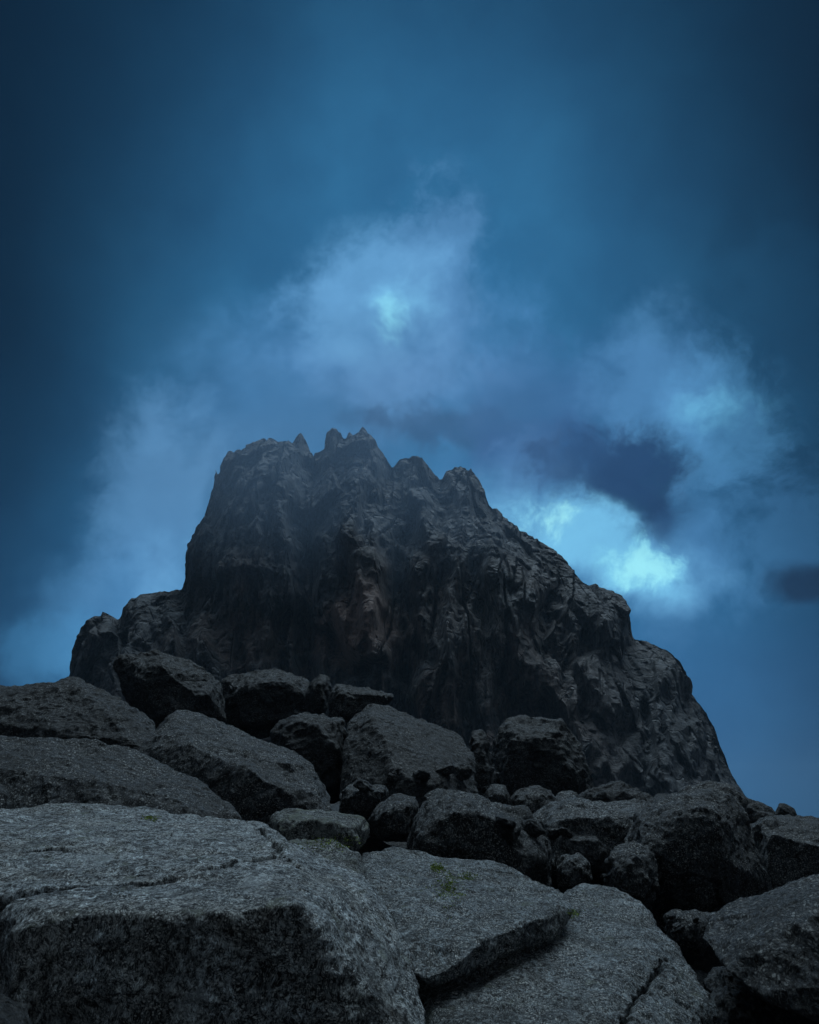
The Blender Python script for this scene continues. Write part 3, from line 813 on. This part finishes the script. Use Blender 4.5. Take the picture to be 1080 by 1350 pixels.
boulder('long whale-backed boulder behind the huge slab, running in from the left edge',
        [[at(-90, 975, 8.8), at(0, 967, 9.0), at(40, 966, 9.0), at(70, 978, 8.9), at(115, 977, 9.0), at(205, 1003, 8.9), at(270, 1035, 8.6), at(318, 1075, 8.2), at(320, 1130, 8.0),
          at(0, 1010, 8.1), at(120, 1030, 7.9), at(230, 1060, 7.8), at(-90, 1030, 8.1), at(-90, 1150, 7.6), at(120, 1150, 7.5), at(280, 1150, 7.7), at(-50, 1000, 10.6), at(200, 1030, 10.4), at(200, 1120, 10.4)]],
        'mid', 1.8, 77, 0.7, 2, cell=0.25, big=0.45)
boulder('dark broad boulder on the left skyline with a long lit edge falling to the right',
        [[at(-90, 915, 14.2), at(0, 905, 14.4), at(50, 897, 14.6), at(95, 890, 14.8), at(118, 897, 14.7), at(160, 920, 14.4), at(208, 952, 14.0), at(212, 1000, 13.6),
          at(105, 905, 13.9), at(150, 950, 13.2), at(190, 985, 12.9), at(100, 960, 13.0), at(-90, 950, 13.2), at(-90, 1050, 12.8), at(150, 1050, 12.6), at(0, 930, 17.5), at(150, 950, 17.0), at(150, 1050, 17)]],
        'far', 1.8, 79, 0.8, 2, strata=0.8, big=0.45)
boulder('rock at the far left edge wedged beside the whale-backed boulder',
        [ring([(-60, 1025), (-5, 1028), (8, 1045), (12, 1085), (-60, 1095)], 6.9, 0.5, 0.2)], 'mid', 1.9, 81, 0.8, 2)
boulder('black craggy outcrop in front of the mountain left foot, overhanging on its left side',
        [ring([(154, 880), (158, 868), (185, 862), (205, 857), (235, 868), (270, 885), (292, 900), (300, 950), (260, 975), (200, 965), (172, 930)], 24, 3.5, 1.6, 0.6, (6, 4))], 'far', 1.6, 83, 1.0, 2, cell=0.25, big=0.7)
boulder('dark angular block right of the black craggy outcrop under the cliff',
        [ring([(288, 915), (296, 898), (330, 886), (372, 884), (402, 892), (425, 915), (432, 965), (300, 975)], 27, 4.0, 1.6, 0.6)], 'far', 1.6, 85, 1.0, 2, cell=0.3)
boulder('small peaked rock under the cliff between the angular block and the pyramid boulder',
        [ring([(404, 915), (412, 898), (424, 889), (434, 892), (436, 912), (430, 950), (405, 950)], 24, 1.5, 0.6)], 'far', 1.4, 87, 0.9, 1)
boulder('flat broken slab lying behind the tip of the pyramid boulder',
        [ring([(432, 922), (440, 902), (456, 905), (480, 917), (518, 915), (520, 919), (508, 934), (470, 955), (434, 955)], 22, 1.8, 0.7, 0.6)], 'far', 1.4, 89, 0.9, 1, strata=1.0)
boulder('dark block at the cliff foot with a thin pale slab edge on top',
        [ring([(650, 975), (656, 958), (668, 950), (700, 952), (742, 946), (744, 950), (772, 1000), (790, 1060), (640, 1075), (646, 1010)], 26, 4.0, 1.4, 0.6, (4, 8))], 'far', 1.6, 91, 0.9, 1, strata=0.8)
boulder('narrow leaning rock in the gap right of the pyramid boulder',
        [ring([(618, 985), (625, 962), (634, 964), (646, 985), (652, 1030), (648, 1070), (615, 1070)], 22, 1.5, 0.6)], 'far', 1.5, 93, 1.0, 1)

# ---------------------------------------------------------------- loose stones and moss
def combined_bvh(objs):
    vs, fs = [], []
    for o in objs:
        k = len(vs); L = o.location
        vs += [v.co + L for v in o.data.vertices]
        fs += [[i + k for i in p.vertices] for p in o.data.polygons]
    return BVHTree.FromPolygons(vs, fs)
rng = random.Random(5)
def stone_mesh(seed, n):
    bm = bmesh.new()
    r = random.Random(seed)
    pts = []
    for _ in range(16):
        v = Vector((r.gauss(0, 1), r.gauss(0, 1), r.gauss(0, 1))).normalized()
        pts.append(Vector((v.x * 0.55, v.y * 0.45, v.z * 0.32)))
    hull_into(bm, pts)
    me = remesh(bm, 0.03)
    co, no = mesh_arrays(me)
    co = smooth_verts(me, co, 3)
    co = co + no * (facets(co * 4, seed) * 0.05 + fbm(co * 5, 3, seed) * 0.03)[:, None]
    co[:, 2] -= co[:, 2].min()
    set_co(me, co)
    return me
SM = [stone_mesh(200 + k, k) for k in range(5)]
bvh = combined_bvh([ground] + ALL)
cnt = 0
def drop_stone(px, py, size, mat, label, group):
    """find what lies at this place of the boulder field and set a stone on it"""
    global cnt
    hit = bvh.ray_cast(CAM, unit(px, py), 120)
    if hit[0] is None or hit[0].y < 7.2: return
    near = [bvh.ray_cast(CAM, unit(px + a, py + b), 120)[0] for a, b in ((-22, 0), (22, 0), (0, 18), (-14, 12), (14, 12))]
    up_ = bvh.ray_cast(CAM, unit(px, py - 24), 120)[0]
    if up_ is None or up_.y > 1.3 * hit[0].y: return
    if hit[0].y < sum((q.y if q else 0) for q in near) / 5 + 0.02 * hit[0].y: return
    p = hit[0]
    s = size * p.y / F
    top = bvh.ray_cast(Vector((p.x, p.y + 0.2 * s, p.z + s)), Vector((0, 0, -1)), 4 * s)
    z = top[0].z if top[0] is not None else p.z
    k = cnt % 5
    if cnt < 5:
        o = bpy.data.objects.new('stone', SM[k]); SM[k].materials.append(M[mat])
        SM[k].polygons.foreach_set('use_smooth', np.ones(len(SM[k].polygons), bool))
        protos.append(o)
    else:
        o = protos[k].copy()
    COL.objects.link(o)
    o.location = (p.x, p.y + 0.2 * s, z - 0.08 * s)
    o.scale = (s * rng.uniform(0.8, 1.3), s * rng.uniform(0.8, 1.2), s * rng.uniform(0.7, 1.3))
    o.rotation_euler = (rng.uniform(-0.4, 0.4), rng.uniform(-0.4, 0.4), rng.uniform(0, 6.28))
    tag(o, label, 'stone', group)
    cnt += 1
protos = []
zones = [
    ('rough dark stone packed among the boulders between the centre and the tall dark boulder', 'stones packed in the right middle', 560, 900, 1075, 1185, 18, (20, 42)),
    ('dark stone filling the gap under the left middle boulders', 'stones packed in the left middle', 450, 640, 1010, 1100, 10, (16, 32)), # x0, x1, y0, y1, n, size px
    ('small loose dark stone wedged among the boulders in the right middle', 'loose stones in the right-hand gaps', 690, 900, 1140, 1200, 16, (9, 22)),
    ('small loose stone in the gap beside the lower right corner boulder', 'loose stones by the corner boulder', 885, 935, 1215, 1290, 9, (9, 20)),
    ('small dark stone of the scree strip at the foot of the cliff', 'stones along the cliff foot', 630, 985, 1025, 1060, 26, (8, 20)),
    ('small dark stone lodged between the boulders left of the middle', 'loose stones left of the middle', 440, 560, 1035, 1100, 12, (8, 18)),
    ('small dark stone lying under the cliff among the left middle boulders', 'stones under the left cliff', 280, 520, 900, 960, 14, (8, 20)),
]
for lab, grp, x0, x1, y0, y1, n, (s0, s1) in zones:
    for _ in range(n * 2):
        drop_stone(rng.uniform(x0, x1), rng.uniform(y0, y1), rng.uniform(s0, s1), 'far', lab, grp)

def moss_patch(px, py, w, h, n, label):
    vs, fs = [], []
    r = random.Random(int(px))
    for _ in range(n):
        hit = bvh.ray_cast(CAM, unit(px + r.gauss(0, w), py + r.gauss(0, h)), 60)
        if hit[0] is None or hit[0].y > 9: continue
        c, nn = hit[0], hit[1]
        for _k in range(5):
            d = (nn * 0.8 + Vector((r.gauss(0, 1), r.gauss(0, 1), r.gauss(0.3, 1))) * 0.7).normalized()
            L = r.uniform(0.005, 0.013)
            side = d.cross(Vector((r.gauss(0, 1), r.gauss(0, 1), r.gauss(0, 1)))).normalized() * L * 0.35
            b0 = c + Vector((r.gauss(0, 1), r.gauss(0, 1), 0)) * 0.01
            k = len(vs)
            vs += [b0 - side * 0.6, b0 + d * L * 0.5 + side, b0 + d * L, b0 + d * L * 0.5 - side]
            fs.append([k, k + 1, k + 2, k + 3])
    if not vs: return
    me = bpy.data.meshes.new('moss'); me.from_pydata([tuple(v) for v in vs], [], fs); me.update()
    o = link('moss', me, M['moss'], smooth=False)
    recentre(o)
    tag(o, label, 'moss', kind='stuff')
moss_patch(577, 1144, 4, 3, 90, 'bright green moss tuft near the top edge of the centre foreground boulder')
moss_patch(592, 1170, 9, 10, 150, 'dark green moss trailing down the face of the centre foreground boulder')
moss_patch(617, 1156, 5, 3, 40, 'small sprig of moss right of the green tuft on the centre foreground boulder')
moss_patch(758, 1204, 4, 3, 40, 'speck of moss by the notch at the right end of the overhanging ledge')
moss_patch(198, 1079, 5, 2, 40, 'yellow-green moss along the back edge of the huge left slab')
moss_patch(440, 1112, 22, 5, 90, 'pale green moss on the crown of the lichen-topped block')

# ---------------------------------------------------------------- air
def box(name, lo, hi):
    bm = bmesh.new(); bmesh.ops.create_cube(bm, size=1.0)
    for v in bm.verts:
        v.co = Vector([lo[i] + (v.co[i] + 0.5) * (hi[i] - lo[i]) for i in range(3)])
    me = bpy.data.meshes.new(name); bm.to_mesh(me); bm.free()
    o = bpy.data.objects.new(name, me); COL.objects.link(o)
    return o
def haze_box(dens):
    m = bpy.data.materials.new('haze'); m.use_nodes = True
    g = NG(m.node_tree); g.N.clear()
    v = g.n('ShaderNodeVolumePrincipled')
    v.inputs['Color'].default_value = (0.55, 0.78, 1.0, 1)
    v.inputs['Density'].default_value = dens
    v.inputs['Anisotropy'].default_value = 0.3
    o = g.n('ShaderNodeOutputMaterial'); g.L.new(v.outputs[0], o.inputs['Volume'])
    zs, _ = mesh_arrays(ground.data)
    b = box('haze', (-1650, -1650, float(zs[:, 2].min()) - 1), (1650, 1650, 116))
    b.data.materials.append(m)
    tag(b, kind='stuff')
HAZE = 0.00018
if HAZE: haze_box(HAZE)

def mist_bank():
    m = bpy.data.materials.new('mist'); m.use_nodes = True
    g = NG(m.node_tree); g.N.clear()
    tc = g.n('ShaderNodeTexCoord').outputs['Object']
    nz = g.noise(tc, 1.6, 4, 0.6)
    r = g.v('LENGTH', tc)
    d = g.m('MULTIPLY', g.rng(r, 1.0, 0.15), g.rng(nz, 0.36, 0.62, 0.15, 1.0))
    v = g.n('ShaderNodeVolumePrincipled')
    v.inputs['Color'].default_value = (0.50, 0.72, 1.0, 1)
    v.inputs['Anisotropy'].default_value = 0.2
    g.L.new(g.m('MULTIPLY', d, 0.0155), v.inputs['Density'])
    o = g.n('ShaderNodeOutputMaterial'); g.L.new(v.outputs[0], o.inputs['Volume'])
    bm = bmesh.new(); bmesh.ops.create_icosphere(bm, subdivisions=3, radius=1.0)
    me = bpy.data.meshes.new('mist'); bm.to_mesh(me); bm.free()
    ob = bpy.data.objects.new('mist', me); COL.objects.link(ob)
    me.materials.append(m)
    ob.location = (-12, 166, 80); ob.scale = (66, 30, 42)
    tag(ob, 'thin blue-grey mist drifting across the upper face of the mountain', 'mist', kind='stuff')
mist_bank()
